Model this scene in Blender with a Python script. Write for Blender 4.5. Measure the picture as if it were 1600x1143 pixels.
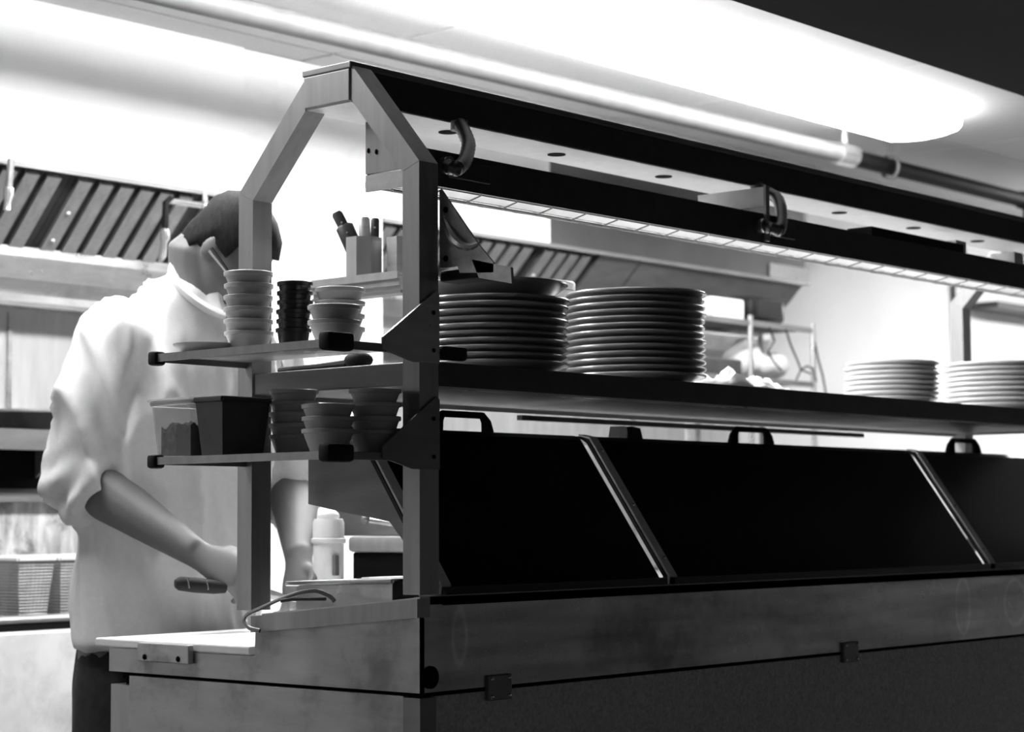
import bpy, bmesh, math, random
from mathutils import Vector, Matrix, noise
random.seed(7)
for o in list(bpy.data.objects): bpy.data.objects.remove(o, do_unlink=True)
scene = bpy.context.scene
COL = scene.collection

# ------------------------------------------------------------------ camera, world, light, exposure
cam_d = bpy.data.cameras.new('camera'); cam = bpy.data.objects.new('camera', cam_d); COL.objects.link(cam)
cam_d.sensor_width = 36.0; cam_d.lens = 3156.18 * 36.0 / 1600.0; cam_d.sensor_fit = 'HORIZONTAL'
cam_d.clip_start = 0.05; cam_d.clip_end = 60
CX = Vector((0.6573474, -0.7535701, -0.0051497)); CYD = Vector((0.0532308, 0.0532481, -0.9971615)); CZ = Vector((0.7517053, 0.6552074, 0.0751157))
CPOS = Vector((-2.2564229, -2.1568413, 1.1243881))
m = Matrix.Identity(4)
for i in range(3):
    m[i][0] = CX[i]; m[i][1] = -CYD[i]; m[i][2] = -CZ[i]; m[i][3] = CPOS[i]
cam.matrix_world = m
cam_d.dof.use_dof = True; cam_d.dof.focus_distance = 3.25; cam_d.dof.aperture_fstop = 5.6
scene.camera = cam
world = bpy.data.worlds.new('world'); scene.world = world; world.use_nodes = True
world.node_tree.nodes['Background'].inputs[0].default_value = (1, 1, 1, 1)
world.node_tree.nodes['Background'].inputs[1].default_value = 0.06
scene.view_settings.view_transform = 'Standard'; scene.view_settings.look = 'None'
scene.view_settings.exposure = 0.0; scene.view_settings.gamma = 1.0; scene.view_settings.use_curve_mapping = False
LAMP = 36.0          # ceiling tube brightness
HEAT = 8.0           # heat strip brightness

# ------------------------------------------------------------------ materials (black-and-white place: greys only)
MATS = {}
def mat(name, c, rough=0.5, metal=0.0, nscale=8.0, namt=0.12, stretch=(1, 1, 1), bump=0.0, emit=0.0, trans=0.0, stain_sheen=0.0, sscale=3.0, spec=None, rings=()):
    M = bpy.data.materials.new(name); M.use_nodes = True; nt = M.node_tree; N = nt.nodes; Lk = nt.links
    b = N['Principled BSDF']
    b.inputs['Roughness'].default_value = rough; b.inputs['Metallic'].default_value = metal
    if spec is not None: b.inputs['Specular IOR Level'].default_value = spec
    tc = N.new('ShaderNodeTexCoord'); mp = N.new('ShaderNodeMapping'); mp.inputs['Scale'].default_value = stretch
    Lk.new(tc.outputs['Object'], mp.inputs['Vector'])
    nz = N.new('ShaderNodeTexNoise'); nz.inputs['Scale'].default_value = nscale; nz.inputs['Detail'].default_value = 5
    Lk.new(mp.outputs[0], nz.inputs['Vector'])
    mr = N.new('ShaderNodeMapRange'); mr.inputs[1].default_value = 0.3; mr.inputs[2].default_value = 0.7
    mr.inputs[3].default_value = c * (1 - namt); mr.inputs[4].default_value = c * (1 + namt)
    Lk.new(nz.outputs['Fac'], mr.inputs[0]); val = mr.outputs[0]
    if stain_sheen:
        n2 = N.new('ShaderNodeTexNoise'); n2.inputs['Scale'].default_value = sscale; n2.inputs['Detail'].default_value = 8; n2.inputs['Roughness'].default_value = 0.65
        Lk.new(tc.outputs['Object'], n2.inputs['Vector'])
        m2 = N.new('ShaderNodeMapRange'); m2.inputs[1].default_value = 0.5; m2.inputs[2].default_value = 0.66; m2.inputs[3].default_value = 1.0; m2.inputs[4].default_value = 1.0 - stain_sheen
        Lk.new(n2.outputs['Fac'], m2.inputs[0])
        mu = N.new('ShaderNodeMath'); mu.operation = 'MULTIPLY'; Lk.new(val, mu.inputs[0]); Lk.new(m2.outputs[0], mu.inputs[1]); val = mu.outputs[0]
        m3 = N.new('ShaderNodeMapRange'); m3.inputs[1].default_value = 0.35; m3.inputs[2].default_value = 0.65; m3.inputs[3].default_value = max(0.05, rough - 0.12); m3.inputs[4].default_value = min(1, rough + 0.15)
        Lk.new(n2.outputs['Fac'], m3.inputs[0]); Lk.new(m3.outputs[0], b.inputs['Roughness'])
    for (rx, rz, ra, rb, rw) in rings:      # worn ring-shaped scuff left on the sheet metal
        sx = N.new('ShaderNodeSeparateXYZ'); Lk.new(tc.outputs['Object'], sx.inputs[0])
        def lin(sock, off, div):
            q = N.new('ShaderNodeMath'); q.operation = 'MULTIPLY_ADD'; Lk.new(sock, q.inputs[0]); q.inputs[1].default_value = 1 / div; q.inputs[2].default_value = -off / div
            p = N.new('ShaderNodeMath'); p.operation = 'MULTIPLY'; Lk.new(q.outputs[0], p.inputs[0]); Lk.new(q.outputs[0], p.inputs[1]); return p.outputs[0]
        ad = N.new('ShaderNodeMath'); ad.operation = 'ADD'; Lk.new(lin(sx.outputs[0], rx, ra), ad.inputs[0]); Lk.new(lin(sx.outputs[2], rz, rb), ad.inputs[1])
        sq = N.new('ShaderNodeMath'); sq.operation = 'SQRT'; Lk.new(ad.outputs[0], sq.inputs[0])
        df = N.new('ShaderNodeMath'); df.operation = 'SUBTRACT'; Lk.new(sq.outputs[0], df.inputs[0]); df.inputs[1].default_value = 1.0
        ab = N.new('ShaderNodeMath'); ab.operation = 'ABSOLUTE'; Lk.new(df.outputs[0], ab.inputs[0])
        m4 = N.new('ShaderNodeMapRange'); m4.inputs[1].default_value = 0.0; m4.inputs[2].default_value = rw; m4.inputs[3].default_value = 0.35; m4.inputs[4].default_value = 0.0
        Lk.new(ab.outputs[0], m4.inputs[0])
        mm = N.new('ShaderNodeMath'); mm.operation = 'MULTIPLY'; Lk.new(m4.outputs[0], mm.inputs[0]); Lk.new(nz.outputs['Fac'], mm.inputs[1])
        aa = N.new('ShaderNodeMath'); aa.operation = 'ADD'; Lk.new(val, aa.inputs[0]); Lk.new(mm.outputs[0], aa.inputs[1]); val = aa.outputs[0]
    cb = N.new('ShaderNodeCombineColor')
    for i in range(3): Lk.new(val, cb.inputs[i])
    Lk.new(cb.outputs[0], b.inputs['Base Color'])
    if bump:
        bp = N.new('ShaderNodeBump'); bp.inputs['Strength'].default_value = bump; bp.inputs['Distance'].default_value = 0.002
        Lk.new(nz.outputs['Fac'], bp.inputs['Height']); Lk.new(bp.outputs[0], b.inputs['Normal'])
    if emit:
        b.inputs['Emission Color'].default_value = (1, 1, 1, 1); b.inputs['Emission Strength'].default_value = emit
    if trans: b.inputs['Transmission Weight'].default_value = trans; b.inputs['IOR'].default_value = 1.1
    MATS[name] = M; return M
mat('steel', 0.50, 0.36, 0.85, 60, 0.12, (0.15, 0.15, 1.0), 0.05, stain_sheen=0.25, sscale=6)
mat('steel_worn', 0.48, 0.36, 0.5, 60, 0.15, (0.15, 0.15, 1.0), 0.05, stain_sheen=0.45, sscale=7)
mat('steel_front', 0.46, 0.30, 0.9, 30, 0.3, (0.1, 0.3, 1.0), 0.05, stain_sheen=0.5, sscale=2.8, rings=((-1.16, 0.94, 0.016, 0.040, 0.35), (0.69, 0.93, 0.05, 0.05, 0.16), (0.45, 0.93, 0.03, 0.06, 0.12)))  # blotches: smudges plus soft reflections painted into the base colour
mat('steel_post', 0.36, 0.40, 0.5, 50, 0.1, (1, 1, 0.1), 0.03)
mat('steel_dark', 0.22, 0.45, 0.6, 40, 0.15, (0.2, 0.2, 1), 0.03)
mat('steel_bright', 0.72, 0.25, 0.9, 60, 0.06, (0.1, 1, 1), 0.02)
mat('reflector', 0.85, 0.4, 0.2, 40, 0.04)
mat('black_sheet', 0.05, 0.45, 0.2, 40, 0.15)
mat('lid_black', 0.006, 0.30, 0.0, 20, 0.2, spec=0.25)
mat('strip_metal', 0.85, 0.5, 0.0, 40, 0.1)
mat('rubber', 0.012, 0.7, 0, 30, 0.2, spec=0.3)
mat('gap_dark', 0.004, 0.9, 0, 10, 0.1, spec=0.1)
mat('lower_panel', 0.60, 0.6, 0.0, 150, 0.25, (1, 1, 1), 0.1)
mat('end_panel', 0.38, 0.42, 0.5, 50, 0.1, (1, 0.2, 1), 0.03, stain_sheen=0.22, sscale=11)
mat('board_white', 0.82, 0.5, 0, 20, 0.04)
mat('china', 0.74, 0.22, 0, 10, 0.03)
mat('cup_grey', 0.56, 0.45, 0, 12, 0.06)
mat('cup_dark', 0.02, 0.25, 0, 12, 0.3)
mat('plastic_clear', 0.85, 0.12, 0, 10, 0.02, trans=0.85)
mat('plastic_dark', 0.05, 0.35, 0, 14, 0.3)
mat('crumbs', 0.03, 0.9, 0, 90, 0.9, bump=0.8)
mat('crumbs_grey', 0.14, 0.9, 0, 90, 0.8, bump=0.8)
mat('ceiling_tile', 0.62, 0.85, 0, 120, 0.05, bump=0.05)
mat('ceiling_bar', 0.35, 0.6, 0, 20, 0.05)
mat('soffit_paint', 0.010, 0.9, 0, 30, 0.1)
mat('wall_paint', 0.72, 0.7, 0, 2.0, 0.05)
mat('pier_paint', 0.86, 0.6, 0, 5.0, 0.04, stain_sheen=0.08, sscale=8)
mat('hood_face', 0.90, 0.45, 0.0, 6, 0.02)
mat('hood_shaded', 0.06, 0.45, 0.4, 6, 0.15)
mat('china_grey', 0.24, 0.25, 0, 10, 0.05)  # darker grey for the plates of the two near stacks
mat('conduit', 0.14, 0.3, 0.7, 30, 0.1)
mat('baffle', 0.38, 0.38, 0.6, 50, 0.15, (1, 1, 0.2), 0.03)
mat('hood_inside', 0.05, 0.6, 0.2, 20, 0.2)
mat('backsplash', 0.48, 0.45, 0.5, 30, 0.12, (1, 1, 0.15), 0.02)
mat('splash_stained', 0.50, 0.5, 0.3, 40, 0.45, (1, 1, 0.3), 0.05, stain_sheen=0.8, sscale=14)
mat('fryer_front', 0.80, 0.4, 0.2, 12, 0.1, stain_sheen=0.25, sscale=5)
mat('wire', 0.45, 0.4, 0.7, 30, 0.2)
mat('floor_tile', 0.10, 0.6, 0, 6, 0.3)
mat('skin', 0.13, 0.55, 0, 18, 0.08, bump=0.05)
mat('hair', 0.010, 0.75, 0, 160, 0.6, (1, 1, 0.3), 0.4, spec=0.15)
mat('jacket', 0.76, 0.85, 0, 90, 0.03, bump=0.05)
mat('trousers', 0.018, 0.9, 0, 60, 0.4)
mat('eye', 0.05, 0.2, 0)
mat('pipe_dark', 0.006, 0.6, 0.0, 20, 0.1, spec=0.15)
mat('pipe_grey', 0.13, 0.55, 0.1, 20, 0.1)
mat('lamp_lens', 0.9, 0.6, 0, 5, 0.01, emit=LAMP)
mat('heat_rod', 0.9, 0.6, 0, 5, 0.01, emit=HEAT)
mat('towel', 0.85, 0.9, 0, 60, 0.05, bump=0.1)
mat('bag_white', 0.75, 0.5, 0, 12, 0.15)
mat('knife_handle', 0.03, 0.5, 0, 20, 0.3)

# ------------------------------------------------------------------ mesh helpers
class MB:
    def __init__(s): s.v = []; s.f = []
    def add(s, vs, fs):
        n = len(s.v); s.v += [Vector(p) for p in vs]; s.f += [tuple(i + n for i in q) for q in fs]; return s
    def box(s, x0, x1, y0, y1, z0, z1):
        return s.add([(x0, y0, z0), (x1, y0, z0), (x1, y1, z0), (x0, y1, z0), (x0, y0, z1), (x1, y0, z1), (x1, y1, z1), (x0, y1, z1)],
                     [(0, 3, 2, 1), (4, 5, 6, 7), (0, 1, 5, 4), (1, 2, 6, 5), (2, 3, 7, 6), (3, 0, 4, 7)])
    def bbox(s, x0, x1, y0, y1, z0, z1, r=0.003):      # box with rounded edges
        bm = bmesh.new(); bmesh.ops.create_cube(bm, size=1)
        for v in bm.verts: v.co = Vector(((x0 + x1) / 2 + v.co.x * (x1 - x0), (y0 + y1) / 2 + v.co.y * (y1 - y0), (z0 + z1) / 2 + v.co.z * (z1 - z0)))
        bmesh.ops.bevel(bm, geom=bm.edges[:], offset=r, segments=2, affect='EDGES', profile=0.5)
        bm.verts.index_update(); s.add([v.co.copy() for v in bm.verts], [tuple(v.index for v in f.verts) for f in bm.faces]); bm.free(); return s
    def prism(s, poly, axis, a0, a1):                  # polygon in the two other axes, extruded along axis
        def P(p, a): q = list(p); q.insert(axis, a); return tuple(q)
        n = len(poly); vs = [P(p, a0) for p in poly] + [P(p, a1) for p in poly]
        fs = [tuple(range(n)), tuple(range(2 * n - 1, n - 1, -1))] + [(i, i + n, (i + 1) % n + n, (i + 1) % n) for i in range(n)]
        return s.add(vs, fs)
    def loft(s, rings, n=20, cap=True):                # rings: (centre, u vector, v vector)
        vs = []; fs = []
        for (c, u, v) in rings:
            for k in range(n):
                a = 2 * math.pi * k / n; vs.append(Vector(c) + Vector(u) * math.cos(a) + Vector(v) * math.sin(a))
        for i in range(len(rings) - 1):
            for k in range(n): fs.append((i * n + k, i * n + (k + 1) % n, (i + 1) * n + (k + 1) % n, (i + 1) * n + k))
        if cap: fs += [tuple(range(n - 1, -1, -1)), tuple(range((len(rings) - 1) * n, len(rings) * n))]
        return s.add(vs, fs)
    def tube(s, pts, r, n=8, flat=1.0, up=None):
        pts = [Vector(p) for p in pts]; rs = r if isinstance(r, (list, tuple)) else [r] * len(pts)
        rings = []; u = None
        for i, p in enumerate(pts):
            t = (pts[min(i + 1, len(pts) - 1)] - pts[max(i - 1, 0)]).normalized()
            if u is None:
                ref = Vector(up) if up else (Vector((0, 0, 1)) if abs(t.z) < 0.9 else Vector((1, 0, 0)))
                u = (ref - t * ref.dot(t)).normalized()
            else: u = (u - t * u.dot(t)).normalized()
            w = t.cross(u); rings.append((p, u * rs[i], w * rs[i] * flat))
        return s.loft(rings, n)
    def lathe(s, prof, c=(0, 0, 0), n=32):
        vs = []; fs = []; c = Vector(c)
        for (r, z) in prof:
            for k in range(n):
                a = 2 * math.pi * k / n; vs.append(c + Vector((r * math.cos(a), r * math.sin(a), z)))
        for i in range(len(prof) - 1):
            for k in range(n): fs.append((i * n + k, i * n + (k + 1) % n, (i + 1) * n + (k + 1) % n, (i + 1) * n + k))
        fs += [tuple(range(n - 1, -1, -1)), tuple(range((len(prof) - 1) * n, len(prof) * n))]
        return s.add(vs, fs)
    def ell(s, c, rx, ry, rz, M=None, nu=16, nv=10):
        vs = []; fs = []; c = Vector(c)
        for i in range(1, nv):
            t = math.pi * i / nv
            for k in range(nu):
                a = 2 * math.pi * k / nu; p = Vector((rx * math.sin(t) * math.cos(a), ry * math.sin(t) * math.sin(a), rz * math.cos(t)))
                vs.append(c + (M @ p if M else p))
        for z in (rz, -rz):
            p = Vector((0, 0, z)); vs.append(c + (M @ p if M else p))
        for i in range(nv - 2):
            for k in range(nu): fs.append((i * nu + k, (i + 1) * nu + k, (i + 1) * nu + (k + 1) % nu, i * nu + (k + 1) % nu))
        a = len(vs) - 2
        for k in range(nu): fs.append((a, k, (k + 1) % nu)); fs.append((a + 1, (nv - 2) * nu + (k + 1) % nu, (nv - 2) * nu + k))
        return s.add(vs, fs)
    def mesh(s, name, origin=(0, 0, 0), smooth=False):
        o = Vector(origin); me = bpy.data.meshes.new(name); me.from_pydata([tuple(p - o) for p in s.v], [], s.f)
        bm = bmesh.new(); bm.from_mesh(me); bmesh.ops.recalc_face_normals(bm, faces=bm.faces); bm.to_mesh(me); bm.free()
        if smooth:
            for p in me.polygons: p.use_smooth = True
            try: me.set_sharp_from_angle(angle=math.radians(40))
            except Exception: pass
        return me
    def build(s, name, material, parent=None, origin=None, smooth=False):
        org = Vector(origin) if origin is not None else (Vector(WLOC[parent.name]) if parent else Vector((0, 0, 0)))
        me = s.mesh(name, org, smooth); me.materials.append(MATS[material])
        return put(name, me, parent, org if not parent else None)
WLOC = {}
def put(name, me, parent=None, loc=None):
    o = bpy.data.objects.new(name, me); COL.objects.link(o)
    if parent: o.parent = parent; WLOC[o.name] = WLOC[parent.name]
    else: o.location = loc or (0, 0, 0); WLOC[o.name] = tuple(o.location)
    return o
def thing(name, label, cat, loc=(0, 0, 0), group=None):
    o = bpy.data.objects.new(name, None); COL.objects.link(o); o.location = loc; o.empty_display_size = 0.1
    WLOC[o.name] = tuple(loc); return tag(o, label, cat, group)
def tag(o, label, cat, group=None):
    o['label'] = label; o['category'] = cat
    if group: o['group'] = group
    return o
def struct(o, label=None):
    o['kind'] = 'structure'
    if label: o['label'] = label
    return o
def voxel(mb, name, vox, smooth=6, disp=None, origin=(0, 0, 0)):   # union of overlapping closed shapes into one continuous surface
    me = mb.mesh(name + '_raw', origin); o = bpy.data.objects.new(name + '_raw', me); COL.objects.link(o)
    r = o.modifiers.new('r', 'REMESH'); r.mode = 'VOXEL'; r.voxel_size = vox
    if smooth: q = o.modifiers.new('s', 'SMOOTH'); q.iterations = smooth; q.factor = 0.5
    dg = bpy.context.evaluated_depsgraph_get(); dg.update()
    out = bpy.data.meshes.new_from_object(o.evaluated_get(dg)); bpy.data.objects.remove(o, do_unlink=True); bpy.data.meshes.remove(me)
    out.name = name
    if disp:
        nn = [v.normal.copy() for v in out.vertices]
        for v, n in zip(out.vertices, nn): v.co += n * disp(v.co + Vector(origin), n)
    for p in out.polygons: p.use_smooth = True
    return out
ORD = ['topmost', 'second', 'third', 'fourth', 'fifth', 'sixth', 'seventh', 'eighth', 'ninth', 'tenth', 'eleventh', 'twelfth', 'thirteenth', 'fourteenth']

# ------------------------------------------------------------------ the setting
struct(MB().box(-4, 8, -5, 3, -0.05, 0).build('floor', 'floor_tile'))
struct(MB().box(-4, 8, 2.25, 2.40, 0, 2.6).build('wall_back', 'wall_paint'))
struct(MB().box(7.5, 7.65, -5, 2.25, 0, 2.6).build('wall_right', 'wall_paint'))
struct(MB().box(-2.1, -2.0, 0.9, 2.25, 0, 2.6).build('wall_left', 'wall_paint'))
struct(MB().box(1.335, 1.865, 1.93, 2.25, 0, 2.395).build('wall_pier', 'pier_paint'))
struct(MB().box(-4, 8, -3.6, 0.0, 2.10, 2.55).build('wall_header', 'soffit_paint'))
ceil = struct(MB().box(-4, 8, 0.0, 2.4, 2.412, 2.50).build('ceiling', 'ceiling_bar'))
tm = MB().bbox(0.006, 1.214, 0.006, 0.604, -0.012, 0.004, 0.003).mesh('ceiling_tile'); tm.materials.append(MATS['ceiling_tile'])
for i in range(-2, 6):
    for j in range(4):
        t = put('ceiling_tile', tm, ceil); t.location = (i * 1.22 + 0.33, j * 0.61 - 0.02, 2.41)
        if j == 3: t.scale = (1, 0.9, 1)

# ------------------------------------------------------------------ ceiling lamp (fluorescent wrap fixture)
def ceiling_light(x0, x1, yc, label):
    lt = thing('ceiling_light', label, 'ceiling light', ((x0 + x1) / 2, yc, 2.40))
    MB().bbox(x0 - .005, x1 + .005, yc - .12, yc + .12, 2.372, 2.3975, 0.004).build('housing', 'ceiling_tile', lt)
    pr = [(yc + a, z) for a, z in ((-.135, 2.372), (-.133, 2.350), (-.118, 2.336), (-.065, 2.326), (0, 2.322), (.065, 2.325), (.118, 2.331), (.133, 2.339), (.135, 2.372))]
    MB().prism(pr, 0, x0, x1).build('lens', 'lamp_lens', lt)
ceiling_light(0.97, 3.41, 1.035, 'long glowing fluorescent ceiling fixture running above the kitchen aisle')
ceiling_light(-0.65, 0.94, 1.035, 'fluorescent ceiling fixture continuing the aisle row above the cook')
ceiling_light(4.95, 7.39, 1.035, 'added fluorescent fixture out of view, brightening the far right wall')  # unseen fixture, added past the frame edge to light the right wall

# ------------------------------------------------------------------ ceiling water pipe
wp = thing('ceiling_pipe', 'long grey water pipe hung below the ceiling with a tee and hanger rings', 'pipe', (2, 1.36, 2.3))
MB().tube([(-1.6, 1.42, 2.31), (3.40, 1.33, 2.31)], 0.030, 16).build('pipe', 'pipe_grey', wp, smooth=True)
MB().tube([(3.40, 1.33, 2.305), (4.70, 1.335, 2.305)], 0.028, 14).build('pipe', 'pipe_dark', wp, smooth=True)
MB().tube([(3.36, 1.33, 2.31), (3.46, 1.33, 2.31)], [0.038, 0.038], 14).tube([(3.41, 1.33, 2.31), (3.41, 1.33, 2.40)], 0.011, 8).build('tee', 'steel_bright', wp, smooth=True)
MB().tube([(3.70 , 1.33 + 0.033 * math.cos(a), 2.305 + 0.04 * math.sin(a)) for a in [k * math.pi / 8 for k in range(17)]], 0.006, 6).tube([(3.70, 1.33, 2.345), (3.70, 1.33, 2.40)], 0.006, 6).build('hanger_ring', 'pipe_grey', wp, smooth=True)
MB().tube([(4.66, 1.335, 2.305), (4.72, 1.335, 2.305), (4.745, 1.335, 2.29), (4.75, 1.335, 2.22)], 0.034, 12).tube([(4.75, 1.335, 2.24), (4.75, 1.335, 2.2), (4.76, 2.2, 2.2)], 0.02, 10).build('elbow', 'pipe_dark', wp, smooth=True)

# ------------------------------------------------------------------ exhaust hoods with baffle filters
SL = Vector((0, 0.711, -0.703)); NR = Vector((0, -0.703, -0.711)); FT = Vector((0, 1.952, 1.988)); FLEN = 0.268
bm_ = MB()
for (a, b) in ((0.0, 0.036),):
    P = lambda x, v, w: Vector((x, 0, 0)) + SL * v + NR * w
    pts = [(0.006, 0.0), (0.0, 0.018), (0.042, 0.018), (0.036, 0.0)]
    vs = [P(x, 0.008, w) for x, w in pts] + [P(x, FLEN - 0.008, w) for x, w in pts]
    bm_.add(vs, [(0, 1, 2, 3), (7, 6, 5, 4), (0, 4, 5, 1), (1, 5, 6, 2), (2, 6, 7, 3), (3, 7, 4, 0)])
baffle_me = bm_.mesh('baffle'); baffle_me.materials.append(MATS['baffle'])
def hood(x0, x1, label, filters, blank=()):
    h = thing('exhaust_hood', label, 'exhaust hood', ((x0 + x1) / 2, 2.1, 1.8))
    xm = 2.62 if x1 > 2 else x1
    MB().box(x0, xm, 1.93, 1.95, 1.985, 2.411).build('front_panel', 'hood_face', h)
    if xm < x1: MB().box(xm, x1, 1.931, 1.95, 1.985, 2.411).build('front_panel', 'hood_shaded', h)  # darker far panel: light falloff along the hood put into the colour
    MB().box(x0, x1, 1.922, 1.932, 1.980, 1.992).build('front_lip', 'steel_dark', h)
    MB().prism([(1.95, 2.0), (2.16, 1.79), (2.249, 1.79), (2.249, 2.05), (1.95, 2.05)], 0, x0 + .005, x1 - .005).build('plenum', 'hood_inside', h)
    MB().prism([(2.105, 1.815), (2.105, 1.79), (2.12, 1.735), (2.15, 1.70), (2.15, 1.672), (2.248, 1.672), (2.248, 1.80), (2.15, 1.80), (2.15, 1.792), (2.112, 1.795), (2.112, 1.815)], 0, x0, x1).build('grease_trough', 'steel', h, smooth=False)
    MB().prism([(2.135, 1.680), (2.135, 1.668), (2.16, 1.668), (2.16, 1.680)], 0, x0, x1).build('trough_lip', 'steel_bright', h)
    for (fx0, n, pitch) in filters:
        w = n * pitch
        vs = [Vector((fx0 + x, 0, 0)) + FT + SL * v + NR * 0.0015 for x, v in ((0, 0), (w - .002, 0), (w - .002, FLEN), (0, FLEN))]
        f = MB().add(vs + [p - NR * 0.001 for p in vs], [(0, 1, 2, 3), (7, 6, 5, 4), (0, 4, 5, 1), (1, 5, 6, 2), (2, 6, 7, 3), (3, 7, 4, 0)])
        fo = f.build('filter', 'hood_inside', h)
        for k in range(n):
            b = bpy.data.objects.new('baffle', baffle_me); COL.objects.link(b); b.parent = fo
            b.location = Vector((fx0 + 0.016 + k * (w - 0.03) / n, 0, 0)) + FT - Vector(WLOC[h.name])
        c = Vector((fx0 + 0.036, 0, 0)) + FT + SL * 0.11 + NR * 0.018
        for q in (c, c + SL * 0.09): MB().ell(q, 0.008, 0.008, 0.008, None, 8, 6).build('knob', 'steel', fo, smooth=True)
    for (bx0, bx1) in blank:
        MB().add([Vector((x, 0, 0)) + FT + SL * v + NR * w for x, v, w in [(bx0, 0, .014), (bx1, 0, .014), (bx1, FLEN, .014), (bx0, FLEN, .014), (bx0, 0, 0), (bx1, 0, 0), (bx1, FLEN, 0), (bx0, FLEN, 0)]],
                 [(0, 1, 2, 3), (7, 6, 5, 4), (0, 4, 5, 1), (1, 5, 6, 2), (2, 6, 7, 3), (3, 7, 4, 0)]).build('blank_panel', 'steel_dark', h)
    return h
hood(-1.2, 1.335, 'exhaust hood over the fryer with slanted baffle filters, left of the white pier', [(-0.05 + 0.42 * i, 6, 0.07) for i in range(-1, 3)] + [(1.21, 1, 0.1)])
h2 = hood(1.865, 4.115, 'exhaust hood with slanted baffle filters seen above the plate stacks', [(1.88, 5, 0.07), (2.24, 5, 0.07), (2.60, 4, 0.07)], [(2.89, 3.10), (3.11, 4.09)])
MB().prism([(1.93, 1.985), (2.249, 1.935), (2.249, 2.411), (1.93, 2.411)], 0, 4.095, 4.118).build('end_cheek', 'steel_dark', h2)
MB().box(3.86, 4.118, 1.924, 1.930, 1.99, 2.045).build('end_patch', 'lower_panel', h2)

# fire suppression pipes in the left hood
sp = thing('suppression_pipe', 'thin chrome suppression pipe with drop nozzle under the hood beside the cook', 'pipe', (1.13, 1.9, 1.9))
MB().tube([(1.055, 1.90, 1.945), (1.22, 1.90, 1.945)], 0.008, 8).tube([(1.175, 1.90, 1.945), (1.175, 1.90, 1.99)], 0.007, 8).build('pipe', 'steel_bright', sp, smooth=True)
MB().tube([(1.062, 1.90, 1.952), (1.045, 1.90, 1.94), (1.043, 1.90, 1.87)], 0.009, 8).build('pipe', 'pipe_dark', sp, smooth=True)
MB().tube([(1.043, 1.90, 1.87), (1.043, 1.90, 1.845), (1.04, 1.90, 1.835), (1.035, 1.90, 1.80), (1.028, 1.9, 1.785)], [0.011, 0.013, 0.008, 0.010, 0.006], 8).build('nozzle', 'steel_bright', sp, smooth=True)
MB().tube([(1.165, 1.90, 1.945), (1.178, 1.90, 1.945)], 0.013, 10).tube([(1.21, 1.90, 1.945), (1.225, 1.90, 1.945)], 0.013, 10).build('fitting', 'steel_bright', sp, smooth=True)
sp = thing('suppression_pipe', 'short dark nozzle pipe hanging at the far left edge of the hood', 'pipe', (0.57, 1.9, 1.9))
MB().tube([(0.572, 1.90, 1.99), (0.566, 1.90, 1.92)], 0.009, 8).build('pipe', 'steel_dark', sp, smooth=True)
MB().tube([(0.566, 1.90, 1.92), (0.565, 1.90, 1.90), (0.563, 1.90, 1.885), (0.561, 1.90, 1.865)], [0.012, 0.012, 0.008, 0.009], 8).build('nozzle', 'steel_bright', sp, smooth=True)

# ------------------------------------------------------------------ cook line behind the cook
bs = struct(MB().box(-1.2, 1.335, 2.235, 2.251, 0.95, 1.70).build('wall_backsplash', 'backsplash'))
for x in (0.80, 0.42, 1.15): MB().box(x, x + 0.012, 2.228, 2.236, 0.95, 1.66).build('seam_strip', 'steel', bs)
MB().box(1.865, 4.1, 2.235, 2.251, 0.95, 1.70).build('steel_sheet', 'backsplash', bs)
fr = thing('deep_fryer', 'white-fronted steel deep fryer standing behind the cook', 'fryer', (0.6, 2.0, 0))
MB().bbox(0.10, 0.745, 1.80, 2.2, 0.10, 0.868, 0.006).build('body', 'fryer_front', fr)
MB().bbox(0.10, 1.10, 1.815, 2.215, 0.868, 0.885, 0.003).build('deck', 'gap_dark', fr)
MB().bbox(0.75, 1.10, 1.81, 2.2, 0.10, 0.868, 0.006).build('side_body', 'steel_dark', fr)
MB().tube([(0.15, 1.82, 0.895), (1.05, 1.82, 0.895)], 0.010, 8).build('front_rail', 'steel', fr, smooth=True)
MB().box(0.10, 1.10, 2.17, 2.20, 0.885, 1.19).build('back_guard', 'splash_stained', fr)
MB().prism([(2.14, 1.185), (2.20, 1.21), (2.20, 1.196), (2.14, 1.172)], 0, 0.10, 1.10).build('guard_rim', 'steel_dark', fr)
for x in (0.14, 0.70, 0.8, 1.04):
    for y in (1.86, 2.14): MB().tube([(x, y, 0), (x, y, 0.11)], 0.02, 10).build('foot', 'steel_dark', fr)
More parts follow.
